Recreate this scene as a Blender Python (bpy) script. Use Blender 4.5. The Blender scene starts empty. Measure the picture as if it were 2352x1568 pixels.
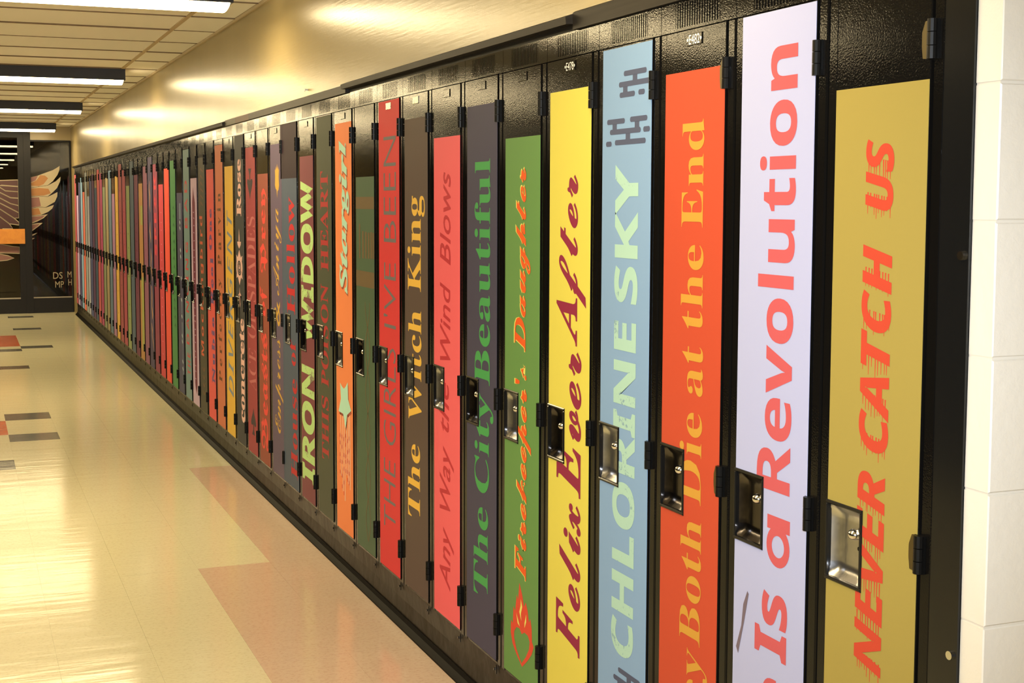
import bpy, bmesh, math, random
from mathutils import Vector, Matrix
from mathutils.geometry import tessellate_polygon

SC = bpy.context.scene
COL = SC.collection
random.seed(7)

# ------------------------------------------------------------------ camera
CAM_X, CAM_Z = -1.4357, 1.5011
yaw, pitch, roll = math.radians(21.2493), math.radians(4.3807), math.radians(0.1018)
fw = Vector((math.sin(yaw)*math.cos(pitch), math.cos(yaw)*math.cos(pitch), -math.sin(pitch)))
rt = Vector((math.cos(yaw), -math.sin(yaw), 0.0))
up = rt.cross(fw)
r2 = rt*math.cos(roll) + up*math.sin(roll)
u2 = -rt*math.sin(roll) + up*math.cos(roll)
cd = bpy.data.cameras.new('camera')
cam = bpy.data.objects.new('camera', cd)
COL.objects.link(cam)
m = Matrix.Identity(4)
for k, v in enumerate((r2, u2, -fw)):
    for j in range(3):
        m[j][k] = v[j]
m.translation = Vector((CAM_X, 0.0, CAM_Z))
cam.matrix_world = m
cd.sensor_fit = 'HORIZONTAL'
cd.sensor_width = 36.0
cd.lens = 36.0*3088.53/2352
cd.shift_x = 69.34/2352
cd.shift_y = -84.92/2352
cd.clip_start = 0.02
SC.camera = cam

# ------------------------------------------------------------------ world, flash, exposure
w = bpy.data.worlds.new('world'); SC.world = w; w.use_nodes = True
w.node_tree.nodes['Background'].inputs[0].default_value = (1.0, 0.85, 0.62, 1)
w.node_tree.nodes['Background'].inputs[1].default_value = 0.02
SC.view_settings.view_transform = 'Standard'
SC.view_settings.look = 'None'
SC.view_settings.gamma = 1.0
SC.view_settings.use_curve_mapping = False
SC.view_settings.exposure = -0.13
LENS_STRENGTH = 35.0
LENS_COLOR = (1.0, 0.79, 0.44, 1)
fl = bpy.data.lights.new('camera_flash', 'SPOT')          # the flash of the camera that took the picture
fl.energy = 480.0; fl.spot_size = math.radians(68); fl.spot_blend = 1.0; fl.color = (0.86, 0.93, 1.0); fl.shadow_soft_size = 0.03
flo = bpy.data.objects.new('camera_flash', fl); COL.objects.link(flo)
flo.location = (CAM_X + 0.02, 0.0, CAM_Z + 0.10)
flo.rotation_euler = (Vector((0.0, 3.7, 1.05)) - flo.location).to_track_quat('-Z', 'Y').to_euler()

# ------------------------------------------------------------------ constants of the place (metres)
PW = 0.305                    # locker pitch
YL0 = 1.9832                  # far edge of the first spine
ZB, ZT = 0.1597, 1.8602       # door bottom and top
ZC = 2.486                    # ceiling
YE = 18.91                    # end wall
XL = -3.40                    # opposite wall
NL = 55

# ------------------------------------------------------------------ materials
def lin(c):
    o = []
    for v in c:
        v = v/255.0
        o.append(v/12.92 if v <= 0.04045 else ((v+0.055)/1.055)**2.4)
    return o
MC = {}
def mat(name, rgb=None, rough=0.5, spec=0.5, metal=0.0, linear=None, build=None):
    if name in MC: return MC[name]
    mt = bpy.data.materials.new(name); mt.use_nodes = True
    b = mt.node_tree.nodes['Principled BSDF']
    c = linear if linear else lin(rgb)
    b.inputs['Base Color'].default_value = (*c, 1)
    b.inputs['Roughness'].default_value = rough
    b.inputs['Specular IOR Level'].default_value = spec
    b.inputs['Metallic'].default_value = metal
    if build: build(mt.node_tree, b)
    MC[name] = mt
    return mt
def nn(nt, t, **kw):
    n = nt.nodes.new(t)
    for k, v in kw.items(): setattr(n, k, v)
    return n
def coords(nt, scale=(1,1,1), obj=True):
    tc = nn(nt, 'ShaderNodeTexCoord'); mp = nn(nt, 'ShaderNodeMapping')
    mp.inputs['Scale'].default_value = scale
    if obj: nt.links.new(tc.outputs['Object'], mp.inputs['Vector'])
    else:
        g = nn(nt, 'ShaderNodeNewGeometry'); nt.links.new(g.outputs['Position'], mp.inputs['Vector'])
    return mp.outputs['Vector']
def noise(nt, vec, scale, detail=3, rough=0.5):
    n = nn(nt, 'ShaderNodeTexNoise'); n.inputs['Scale'].default_value = scale
    n.inputs['Detail'].default_value = detail; n.inputs['Roughness'].default_value = rough
    nt.links.new(vec, n.inputs['Vector']); return n.outputs['Fac']
def bump(nt, b, h, strength, dist):
    bp = nn(nt, 'ShaderNodeBump'); bp.inputs['Strength'].default_value = strength
    bp.inputs['Distance'].default_value = dist
    nt.links.new(h, bp.inputs['Height']); nt.links.new(bp.outputs['Normal'], b.inputs['Normal'])
def ramp(nt, fac, stops):
    r = nn(nt, 'ShaderNodeValToRGB'); e = r.color_ramp.elements
    while len(e) < len(stops): e.new(0.5)
    for k, (p, c) in enumerate(stops):
        e[k].position = p; e[k].color = (*c, 1)
    nt.links.new(fac, r.inputs['Fac']); return r.outputs['Color']

def bd_black(nt, b):
    v = coords(nt, obj=False)
    bump(nt, b, noise(nt, v, 280, 2, 0.5), 0.085, 0.0022)
BLACK = mat('black_enamel', linear=(0.004, 0.0036, 0.0032), rough=0.07, spec=0.22, build=bd_black)
BLACKS = mat('black_smooth_enamel', linear=(0.006, 0.006, 0.006), rough=0.16, spec=0.4)
HINGE = mat('black_hinge', linear=(0.003, 0.003, 0.003), rough=0.4, spec=0.18)
RUBBER = mat('black_rubber', linear=(0.005, 0.0045, 0.004), rough=0.55, spec=0.08)
def bd_kick(nt, b):
    v = coords(nt, (1, 1, 1), obj=False)
    f = noise(nt, v, 3.0, 5, 0.65)
    c = ramp(nt, f, [(0.35, (0.006, 0.005, 0.004)), (0.75, (0.018, 0.015, 0.011))])
    nt.links.new(c, b.inputs['Base Color'])
    bump(nt, b, noise(nt, v, 9, 3), 0.25, 0.02)
KICK = mat('scuffed_brown_black_enamel', linear=(0.04, 0.033, 0.025), rough=0.35, spec=0.15, build=bd_kick)
def bd_trim(nt, b):
    v = coords(nt, (2, 1, 30), obj=False)
    f = noise(nt, v, 2.5, 4)
    c = ramp(nt, f, [(0.3, (0.009, 0.0075, 0.006)), (0.8, (0.026, 0.021, 0.016))])
    nt.links.new(c, b.inputs['Base Color'])
TRIM = mat('dark_painted_timber', linear=(0.02, 0.016, 0.012), rough=0.45, spec=0.25, build=bd_trim)
TRIMB = mat('rusty_brown_tape', linear=(0.10, 0.055, 0.035), rough=0.5)
TRIMG = mat('greyed_tape', linear=(0.10, 0.095, 0.075), rough=0.5)
def bd_chrome(nt, b):
    v = coords(nt, (1, 1, 0.5), obj=False)
    bump(nt, b, noise(nt, v, 45, 2), 0.10, 0.006)
CHROME = mat('worn_chrome', linear=(0.58, 0.58, 0.60), rough=0.27, metal=1.0, build=bd_chrome)
DCHROME = mat('chrome_dark_reflection', linear=(0.10, 0.09, 0.09), rough=0.2, metal=1.0, build=bd_chrome)  # darker copy of the chrome, dark reflections put into its colour
STEEL = mat('bright_steel', linear=(0.75, 0.75, 0.75), rough=0.15, metal=1.0)
BRASS = mat('aged_brass', linear=(0.22, 0.18, 0.10), rough=0.35, metal=1.0)
PLATE = mat('number_plate_metal', linear=(0.50, 0.46, 0.36), rough=0.25, metal=1.0)
WHITEP = mat('white_print', linear=(0.8, 0.8, 0.75), rough=0.5)

def bd_wall(nt, b):
    v = coords(nt, (1, 2.2, 40), obj=False)
    f = noise(nt, v, 3.0, 3, 0.5)
    bump(nt, b, f, 0.10, 0.003)
    v2 = coords(nt, (1, 1, 1), obj=False)
    f2 = noise(nt, v2, 1.3, 4)
    c = ramp(nt, f2, [(0.3, (0.335, 0.26, 0.12)), (0.7, (0.385, 0.30, 0.14))])
    nt.links.new(c, b.inputs['Base Color'])
WALL = mat('cream_gloss_wall_paint', linear=(0.66, 0.56, 0.39), rough=0.27, build=bd_wall)
WALLB = mat('brown_wall_paint', linear=(0.16, 0.12, 0.08), rough=0.6)
def bd_block(nt, b):
    v = coords(nt, (1, 1, 1), obj=False)
    bump(nt, b, noise(nt, v, 55, 4, 0.6), 0.35, 0.003)
BLOCK = mat('cream_painted_block', linear=(0.63, 0.60, 0.54), rough=0.4, build=bd_block)
MORTAR = mat('cream_painted_mortar', linear=(0.60, 0.57, 0.51), rough=0.5)
def bd_ceil(nt, b):
    v = coords(nt, (1, 1, 1), obj=False)
    f = noise(nt, v, 260, 2)
    bump(nt, b, f, 0.5, 0.002)
CEILT = mat('ceiling_tile_white', linear=(0.95, 0.94, 0.90), rough=0.9, spec=0.2, build=bd_ceil)
CEILG = mat('ceiling_grid_cream', linear=(0.55, 0.44, 0.28), rough=0.5)
CEILD = mat('ceiling_void', linear=(0.03, 0.025, 0.02), rough=0.9)

def tile_mat(name, base, fleck, rough=0.13):
    def bd(nt, b):
        v = coords(nt, (26, 34, 26), obj=False)
        f = noise(nt, v, 2.6, 4, 0.7)
        c = ramp(nt, f, [(0.36, fleck), (0.50, base)])
        nt.links.new(c, b.inputs['Base Color'])
        v2 = coords(nt, (0.7, 5.0, 1), obj=False)
        bump(nt, b, noise(nt, v2, 3.0, 3, 0.55), 0.06, 0.02)
    return mat(name, linear=base, rough=rough, spec=0.3, build=bd)
T_CREAM = tile_mat('vinyl_tile_cream', (0.60, 0.57, 0.385), (0.54, 0.49, 0.325))
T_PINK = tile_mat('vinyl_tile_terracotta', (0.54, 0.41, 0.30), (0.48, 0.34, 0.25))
T_GREY = tile_mat('vinyl_tile_slate', (0.085, 0.085, 0.075), (0.13, 0.13, 0.11))
T_RED = tile_mat('vinyl_tile_red', (0.50, 0.12, 0.05), (0.42, 0.10, 0.05))
GROUT = mat('floor_adhesive', linear=(0.46, 0.40, 0.27), rough=0.6)

FIXB = mat('fixture_black', linear=(0.008, 0.008, 0.009), rough=0.45)
def bd_lens(nt, b):
    b.inputs['Emission Color'].default_value = LENS_COLOR
    b.inputs['Emission Strength'].default_value = LENS_STRENGTH
LENS = mat('lit_fixture_lens', linear=(0.8, 0.8, 0.8), rough=0.4, build=bd_lens)

FRAME = mat('dark_bronze_door_frame', linear=(0.009, 0.0085, 0.009), rough=0.42, spec=0.25)
BEAD = mat('aluminium_glazing_bead', linear=(0.36, 0.32, 0.24), rough=0.4, metal=0.6)
def glass_build(nt, b):
    b.inputs['Transmission Weight'].default_value = 1.0
    b.inputs['IOR'].default_value = 1.5
GLASS = mat('tinted_glass', linear=(0.45, 0.43, 0.40), rough=0.0, build=glass_build)
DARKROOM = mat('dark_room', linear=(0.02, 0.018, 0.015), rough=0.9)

# ------------------------------------------------------------------ mesh helpers
class MB:
    def __init__(s): s.v = []; s.f = []; s.sm = []
    def box(s, x0, x1, y0, y1, z0, z1):
        n = len(s.v)
        s.v += [(x0,y0,z0),(x1,y0,z0),(x1,y1,z0),(x0,y1,z0),(x0,y0,z1),(x1,y0,z1),(x1,y1,z1),(x0,y1,z1)]
        for q in ((0,3,2,1),(4,5,6,7),(0,1,5,4),(1,2,6,5),(2,3,7,6),(3,0,4,7)):
            s.f.append(tuple(n+i for i in q))
        return s
    def quad(s, a, b, c, d):
        n = len(s.v); s.v += [a,b,c,d]; s.f.append((n,n+1,n+2,n+3)); return s
    def bevelbox(s, x0, x1, y0, y1, z0, z1, r):
        # box whose -X face has a chamfered rim
        n = len(s.v)
        s.v += [(x0,y0+r,z0+r),(x0,y1-r,z0+r),(x0,y1-r,z1-r),(x0,y0+r,z1-r),
                (x0+r,y0,z0),(x0+r,y1,z0),(x0+r,y1,z1),(x0+r,y0,z1),
                (x1,y0,z0),(x1,y1,z0),(x1,y1,z1),(x1,y0,z1)]
        s.f += [(n,n+3,n+2,n+1)]
        for a in range(4):
            b = (a+1) % 4
            s.f += [(n+a,n+b,n+4+b,n+4+a),(n+4+a,n+4+b,n+8+b,n+8+a)]
        s.f += [(n+8,n+9,n+10,n+11)]
        return s
    def cyl(s, c, r, h, axis='z', seg=12):
        n = len(s.v)
        for k in range(2):
            for i in range(seg):
                a = 2*math.pi*i/seg
                p, q = r*math.cos(a), r*math.sin(a)
                t = (k-0.5)*h
                o = {'z': (p,q,t), 'x': (t,p,q), 'y': (p,t,q)}[axis]
                s.v.append((c[0]+o[0], c[1]+o[1], c[2]+o[2]))
        for i in range(seg):
            j = (i+1) % seg
            s.f.append((n+i, n+j, n+seg+j, n+seg+i))
        s.f.append(tuple(n+i for i in reversed(range(seg))))
        s.f.append(tuple(n+seg+i for i in range(seg)))
        return s
    def poly(s, pts, x):
        # flat polygon in the locker plane: pts are (y, z)
        n = len(s.v)
        vs = [Vector((p[0], p[1], 0)) for p in pts]
        s.v += [(x, p[0], p[1]) for p in pts]
        for t in tessellate_polygon([vs]): s.f.append(tuple(n+i for i in t))
        return s
    def polyY(s, pts, y):
        n = len(s.v)
        vs = [Vector((p[0], p[1], 0)) for p in pts]
        s.v += [(p[0], y, p[1]) for p in pts]
        for t in tessellate_polygon([vs]): s.f.append(tuple(n+i for i in t))
        return s
    def ribbon(s, pts, wd, x=None, y=None):
        L, R = [], []
        for i, p in enumerate(pts):
            a = pts[max(i-1,0)]; b = pts[min(i+1,len(pts)-1)]
            d = Vector((b[0]-a[0], b[1]-a[1]))
            if d.length < 1e-9: d = Vector((0,1))
            d.normalize(); nrm = Vector((-d.y, d.x))
            ww = wd[i] if isinstance(wd, (list,tuple)) else wd
            L.append((p[0]+nrm.x*ww/2, p[1]+nrm.y*ww/2)); R.append((p[0]-nrm.x*ww/2, p[1]-nrm.y*ww/2))
        for i in range(len(pts)-1):
            q = [L[i], R[i], R[i+1], L[i+1]]
            if x is not None: s.quad(*[(x, a, b) for a, b in q])
            else: s.quad(*[(a, y, b) for a, b in q])
        return s
    def mesh(s, name, material, smooth=False):
        me = bpy.data.meshes.new(name); me.from_pydata(s.v, [], s.f)
        bm = bmesh.new(); bm.from_mesh(me)
        bmesh.ops.recalc_face_normals(bm, faces=bm.faces); bm.to_mesh(me); bm.free()
        me.materials.append(material)
        if smooth:
            for p in me.polygons: p.use_smooth = True
        return me
    def build(s, name, material, parent=None, smooth=False, loc=(0,0,0)):
        return link(name, s.mesh(name, material, smooth), parent, loc)
def link(name, me, parent=None, loc=(0,0,0)):
    o = bpy.data.objects.new(name, me); COL.objects.link(o); o.location = loc
    if parent: o.parent = parent
    return o
def tag(o, label=None, cat=None, group=None, kind=None):
    if label: o['label'] = label
    if cat: o['category'] = cat
    if group: o['group'] = group
    if kind: o['kind'] = kind
    return o
def empty(name, loc):
    o = bpy.data.objects.new(name, None); COL.objects.link(o); o.location = loc
    o.empty_display_size = 0.05
    return o

# ------------------------------------------------------------------ setting: floor of vinyl tiles
floor = MB().box(XL, 2.2, -3.2, YE+2.2, -0.05, -0.003).build('floor', GROUT)
tag(floor, 'cream vinyl tile corridor floor with slate, red and terracotta tiles', 'floor', kind='structure')
keys = [5.46, 7.57, 7.89, 8.18, 8.80, 9.08, 9.67, 9.97, 12.64, 12.89, 14.14, 14.38, 14.63, 15.83, 16.48, 16.71, 18.21, 18.46]
rows = []
for a, b in zip(keys[:-1], keys[1:]):
    n = max(1, round((b-a)/0.304))
    rows += [a+(b-a)*k/n for k in range(n)]
rows.append(keys[-1]); rows.append(YE)
y = keys[0]
while y > -3.0:
    y -= 0.3045; rows.insert(0, y)
cols = [0.038, -0.26, -0.558, -0.87, -1.17]
while cols[-1] > XL+0.1: cols.append(cols[-1]-0.303)
cols[-1] = XL
def tile_kind(xm, ym):
    if xm < -0.87 and xm > -1.17:
        for a, b in ((12.64,12.89),(14.14,14.38)):
            if a < ym < b: return T_GREY
        for a, b in ((9.08,9.67),):
            if a < ym < b: return T_CREAM
        if 14.63 < ym < 15.83: return T_RED
        if 8.80 < ym < 9.08 or 9.67 < ym < 9.97: return T_GREY if False else T_CREAM
    if -0.87 < xm < -0.558:
        for a, b in ((14.38,14.63),(16.48,16.71),(18.21,18.46)):
            if a < ym < b: return T_GREY
    if xm < -1.17:
        if 9.08 < ym < 9.67 and xm > -1.75: return T_RED
        if 7.89 < ym < 8.18 and xm > -1.5: return T_GREY
        if 12.64 < ym < 12.89 and xm > -1.5: return T_GREY
        if 14.14 < ym < 14.38 and xm > -1.5: return T_GREY
        if 14.63 < ym < 15.83 and xm > -1.5: return T_RED
    if -1.17 < xm < -0.87: pass
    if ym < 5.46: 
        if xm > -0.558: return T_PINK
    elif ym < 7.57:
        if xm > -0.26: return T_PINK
    return T_CREAM
GREYB = ((8.80, 9.08), (9.67, 9.97))
rest = {}
for xa, xb in zip(cols[1:], cols[:-1]):
    for ya, yb in zip(rows[:-1], rows[1:]):
        xm, ym = (xa+xb)/2, (ya+yb)/2
        k = tile_kind(xm, ym)
        if -1.17 < xm < -0.87 and any(a < ym < b for a, b in GREYB): k = T_GREY
        g = 0.0004
        e = random.uniform(-0.0003, 0.0)
        if xm > -1.5 and 3.0 < ym:
            b = MB(); b.box(xa+g/2-xm, xb-g/2-xm, ya+g-ym, yb-g-ym, -0.003, e)
            b.build('floor_tile', k, floor, loc=(xm, ym, 0))
        else:
            rest.setdefault(k.name, MB()).box(xa+g, xb-g, ya+g, yb-g, -0.003, e)
# floor beyond the corner, to the right of the picture
for ix in range(7):
    for iy in range(15):
        xa, xb = 0.038+0.303*ix, min(2.2, 0.038+0.303*(ix+1))
        ya, yb = 1.58-0.303*(iy+1), 1.58-0.303*iy
        rest['vinyl_tile_cream'].box(xa+0.0006, xb-0.0006, ya+0.0006, yb-0.0006, -0.003, 0.0)
for kname, b in rest.items():
    o = b.build('floor_tile_field', MC[kname], floor); o['kind'] = 'stuff'

# ------------------------------------------------------------------ setting: ceiling
ceil = MB().box(XL, 2.2, -3.2, YE+2.2, ZC+0.02, ZC+0.06).build('ceiling', CEILD)
tag(ceil, 'suspended ceiling of long white tiles', 'ceiling', kind='structure')
crow = [6.745+0.6115*k for k in range(-16, 21)]
crow = [y for y in crow if y < YE-0.05] + [YE]
ccol = [0.0, -0.26, -1.48, -2.70, XL]
for xa, xb in zip(ccol[1:], ccol[:-1]):
    for ya, yb in zip(crow[:-1], crow[1:]):
        xm, ym = (xa+xb)/2, (ya+yb)/2
        g = 0.006
        s = random.uniform(-0.003, 0.003)
        b = MB(); b.box(xa+0.012-xm, xb-0.012-xm, ya+g-ym, yb-g-ym, s, 0.018)
        b.build('ceiling_tile', CEILT, ceil, loc=(xm, ym, ZC))
TEE = mat('ceiling_tee_shade', linear=(0.20, 0.14, 0.075), rough=0.6)  # brown holds the shade of the tile edges along the joints
for xa, xb in zip(ccol[1:], ccol[:-1]):
    for yy in crow[1:-1]:
        MB().box(xa+0.0125, xb-0.0125, yy-0.004, yy+0.004, ZC-0.0055, ZC+0.010).build('ceiling_tee', TEE, ceil)
for xa in ccol[1:-1]:
    MB().box(xa-0.0125, xa+0.0125, crow[0], YE, ZC-0.004, ZC+0.018).build('ceiling_rail', CEILG, ceil)
cap = MB()
for k in range(5): cap.box(0.0, 2.2, -3.2+k, -3.2+k+0.98, ZC, ZC+0.018)
cap.build('ceiling_tile', CEILT, ceil)
ang = MB(); ang.box(-0.012, 0.0, 1.6, YE, ZC-0.016, ZC-0.001); 
tag(ang.build('trim_1', CEILG), 'thin cream wall angle where the ceiling meets the right wall', 'trim', kind='structure')

# ------------------------------------------------------------------ setting: walls
wr = MB()
wr.box(0.0, 0.33, 1.62, YE, 1.955, ZC+0.02)
wr.box(0.0, 0.33, 18.475, YE, 0.0, 1.955)
wr.box(0.33, 0.40, 1.62, YE, 0.0, ZC+0.02)
tag(wr.build('wall_right', WALL), 'glossy cream painted wall above the lockers', 'wall', kind='structure')
wl = MB(); wl.box(XL-0.1, XL, -3.2, YE+2.2, 2.40, ZC+0.02)
tag(wl.build('wall_left', WALLB), 'dim brown strip of wall above the dark wall opposite the lockers', 'wall', kind='structure')
wl = MB(); wl.box(XL-0.1, XL+0.02, -3.2, YE+2.2, 0, 2.40)
tag(wl.build('wall_lower', BLACKS), 'glossy black wall facing the row of lockers', 'wall', kind='structure')
wb = MB(); wb.box(XL-0.1, 2.3, -3.3, -3.2, 0, ZC+0.02)
tag(wb.build('wall_back', WALL), 'cream wall behind the camera', 'wall', kind='structure')
ws = MB(); ws.box(2.2, 2.3, -3.2, 1.62, 0, ZC+0.02)
tag(ws.build('wall_side', WALL), 'cream wall of the side passage', 'wall', kind='structure')
# block wall whose end shows at the right of the picture
wf = MB(); wf.box(0.0018, 2.2, 1.5885, 1.638, 0, ZC+0.02)
wfo = wf.build('wall_front', MORTAR)
tag(wfo, 'cream painted concrete block wall end at the right', 'wall', kind='structure')
zj = 1.062 - 0.2055*5
course = 0
z = zj - 0.2055
while z < ZC:
    z0, z1 = max(0.0, z), min(ZC, z+0.2055)
    x = 0.0
    first = True
    while x < 2.19:
        ln = 0.40 if not (first and course % 2) else 0.20
        x1 = min(2.2, x+ln); first = False
        b = MB()
        yA, yB = 1.586+random.uniform(-0.001,0.001), 1.6375
        xa = x+(0.0 if x == 0 else 0.002)
        n0 = 0.0020
        b.bevelbox(yA, yB, -(x1-0.002), -xa, z0+0.002, z1-0.002, n0)
        b.v = [(-q[1], q[0], q[2]) for q in b.v]
        if x == 0:   # soften the outer arris too
            b.v = [(max(q[0], 0.0)+random.uniform(0,0.0012), q[1], q[2]) for q in b.v]
        b.build('concrete_block', BLOCK, wfo)
        x = x1
    z += 0.2055; course += 1

# end wall: cream panel, dark frames, tinted glass
we = MB()
we.box(-0.5215, 0.0, YE, YE+0.12, 2.302, ZC+0.02)
we.box(XL, -2.6, YE, YE+0.12, 0.0, ZC+0.02)
tag(we.build('wall_end', WALL), 'cream panel over the glass screen at the corridor end', 'wall', kind='structure')
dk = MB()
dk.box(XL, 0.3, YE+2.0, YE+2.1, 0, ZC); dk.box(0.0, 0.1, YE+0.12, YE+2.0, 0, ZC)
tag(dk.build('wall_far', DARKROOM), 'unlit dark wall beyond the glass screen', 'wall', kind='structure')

def frame_bar(b, x0, x1, z0, z1, y0=-0.03, y1=0.08): b.box(x0, x1, YE+y0, YE+y1, z0, z1)
d1 = empty('door_1', (-1.15, YE, 0)); d1['kind'] = 'structure'
tag(d1, 'dark framed glass door with painted feathers left of the mullion', 'door')
P0 = (1.15, -YE, 0)
def dpart(b, name, material, par, off):
    b.v = [(q[0]+off[0], q[1]+off[1], q[2]+off[2]) for q in b.v]
    return b.build(name, material, par)
b = MB(); frame_bar(b, -0.682, -0.605, 0.0, 2.412, -0.02, 0.07); dpart(b, 'stile', FRAME, d1, P0)
b = MB(); frame_bar(b, -1.62, -1.54, 0.0, 2.412, -0.02, 0.07); dpart(b, 'stile', FRAME, d1, P0)
b = MB(); frame_bar(b, -1.54, -0.682, 0.0, 0.195, -0.02, 0.07); dpart(b, 'bottom_rail', FRAME, d1, P0)
b = MB(); frame_bar(b, -1.54, -0.682, 2.33, 2.412, -0.02, 0.07); dpart(b, 'top_rail', FRAME, d1, P0)
b = MB(); frame_bar(b, -1.54, -0.682, 0.195, 0.212, -0.022, 0.0); dpart(b, 'glazing_bead', BEAD, d1, P0)
b = MB(); b.box(-1.54, -0.682, YE+0.012, YE+0.020, 0.20, 2.33); paneL = dpart(b, 'glass_pane', GLASS, d1, P0)

w1 = empty('window_1', (-0.3, YE, 0)); w1['kind'] = 'structure'
tag(w1, 'dark glass side screen with painted feathers beside the lockers', 'window')
P1 = (0.3, -YE, 0)
b = MB(); frame_bar(b, -0.605, -0.5205, 0.0, ZC+0.0, -0.035, 0.09); dpart(b, 'mullion', FRAME, w1, P1)
b = MB(); frame_bar(b, -0.5205, -0.008, 0.0, 0.2, -0.02, 0.07); dpart(b, 'bottom_rail', FRAME, w1, P1)
b = MB(); frame_bar(b, -0.5205, -0.008, 2.285, 2.305, -0.01, 0.07); dpart(b, 'top_rail', FRAME, w1, P1)
b = MB(); frame_bar(b, -0.024, -0.008, 0.2, 2.285, -0.01, 0.07); dpart(b, 'jamb', FRAME, w1, P1)
b = MB(); frame_bar(b, -0.5205, -0.024, 0.2, 0.215, -0.022, 0.0); dpart(b, 'glazing_bead', BEAD, w1, P1)
b = MB(); b.box(-0.5205, -0.024, YE+0.012, YE+0.020, 0.20, 2.285); paneR = dpart(b, 'glass_pane', GLASS, w1, P1)
w2 = empty('window_2', (-2.1, YE, 0)); w2['kind'] = 'structure'
tag(w2, 'dark glass side screen left of the glass door', 'window')
P2 = (2.1, -YE, 0)
b = MB(); frame_bar(b, -2.6, -1.62, 0.0, 0.2); dpart(b, 'bottom_rail', FRAME, w2, P2)
b = MB(); frame_bar(b, -2.6, -2.52, 0.2, 2.412); dpart(b, 'mullion', FRAME, w2, P2)
b = MB(); b.box(-2.52, -1.62, YE+0.012, YE+0.020, 0.20, 2.412); dpart(b, 'glass_pane', GLASS, w2, P2)
b = MB(); b.box(-2.6, -0.605, YE-0.02, YE+0.09, 2.412, ZC+0.0)
tag(b.build('trim_2', FRAME), 'dark header beam over the glass door', 'trim', kind='structure')

# feathers painted on the glass
F_CREAM = mat('paint_cream', linear=(0.36, 0.31, 0.21), rough=0.6)
F_ORANGE = mat('paint_orange_brown', linear=(0.30, 0.14, 0.05), rough=0.6)
F_MAUVE = mat('paint_mauve', linear=(0.20, 0.095, 0.085), rough=0.6)
F_MAROON = mat('paint_maroon', linear=(0.05, 0.017, 0.02), rough=0.6)
yg = YE+0.0112
def feather(pane, P, pts, material, d=0.0):
    b = MB(); b.polyY(pts, yg-d)
    b.v = [(q[0]+P[0], q[1]+P[1], q[2]+P[2]) for q in b.v]
    o = b.build('painted_feather', material, pane); return o
R = [
 [(-0.519,1.811),(-0.442,1.829),(-0.354,1.865),(-0.239,1.908),(-0.191,1.937),(-0.150,1.965),(-0.155,1.909),(-0.180,1.845),(-0.242,1.76),(-0.307,1.707),(-0.42,1.690),(-0.519,1.672)],
 [(-0.519,1.668),(-0.42,1.686),(-0.307,1.703),(-0.202,1.761),(-0.14,1.821),(-0.148,1.761),(-0.19,1.669),(-0.245,1.613),(-0.311,1.556),(-0.42,1.565),(-0.519,1.56)],
 [(-0.519,1.556),(-0.42,1.561),(-0.311,1.552),(-0.26,1.577),(-0.185,1.616),(-0.189,1.557),(-0.221,1.486),(-0.264,1.46),(-0.343,1.412),(-0.43,1.42),(-0.519,1.405)],
 [(-0.519,1.40),(-0.43,1.415),(-0.343,1.408),(-0.234,1.444),(-0.256,1.396),(-0.308,1.353),(-0.401,1.31),(-0.519,1.30)],
 [(-0.519,1.296),(-0.401,1.306),(-0.314,1.321),(-0.371,1.267),(-0.450,1.225),(-0.516,1.198)],
 [(-0.519,1.19),(-0.45,1.203),(-0.383,1.205),(-0.435,1.16),(-0.518,1.096)],
 [(-0.519,1.053),(-0.452,1.074),(-0.479,1.053),(-0.52,1.029)],
 [(-0.52,1.005),(-0.485,1.004),(-0.521,0.98)]]
for p in R: feather(paneR, P1, p, F_CREAM)
feather(paneR, P1, [(-0.519,1.81),(-0.43,1.828),(-0.46,1.77),(-0.519,1.745)], F_MAUVE, 0.0006)
feather(paneR, P1, [(-0.519,1.735),(-0.45,1.77),(-0.40,1.84),(-0.34,1.835),(-0.30,1.80),(-0.36,1.72),(-0.42,1.694),(-0.519,1.70)], F_ORANGE, 0.0006)
feather(paneR, P1, [(-0.519,1.66),(-0.42,1.67),(-0.30,1.66),(-0.27,1.60),(-0.36,1.57),(-0.519,1.565)], F_ORANGE, 0.0006)
feather(paneR, P1, [(-0.519,1.54),(-0.42,1.545),(-0.40,1.43),(-0.519,1.41)], F_MAUVE, 0.0006)
feather(paneR, P1, [(-0.519,1.395),(-0.43,1.40),(-0.40,1.32),(-0.519,1.305)], F_ORANGE, 0.0006)
feather(paneR, P1, [(-0.519,1.286),(-0.41,1.296),(-0.35,1.305),(-0.39,1.265),(-0.519,1.212)], F_MAUVE, 0.0006)
feather(paneR, P1, [(-0.519,1.178),(-0.42,1.192),(-0.44,1.165),(-0.519,1.112)], F_MAUVE, 0.0006)
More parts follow.
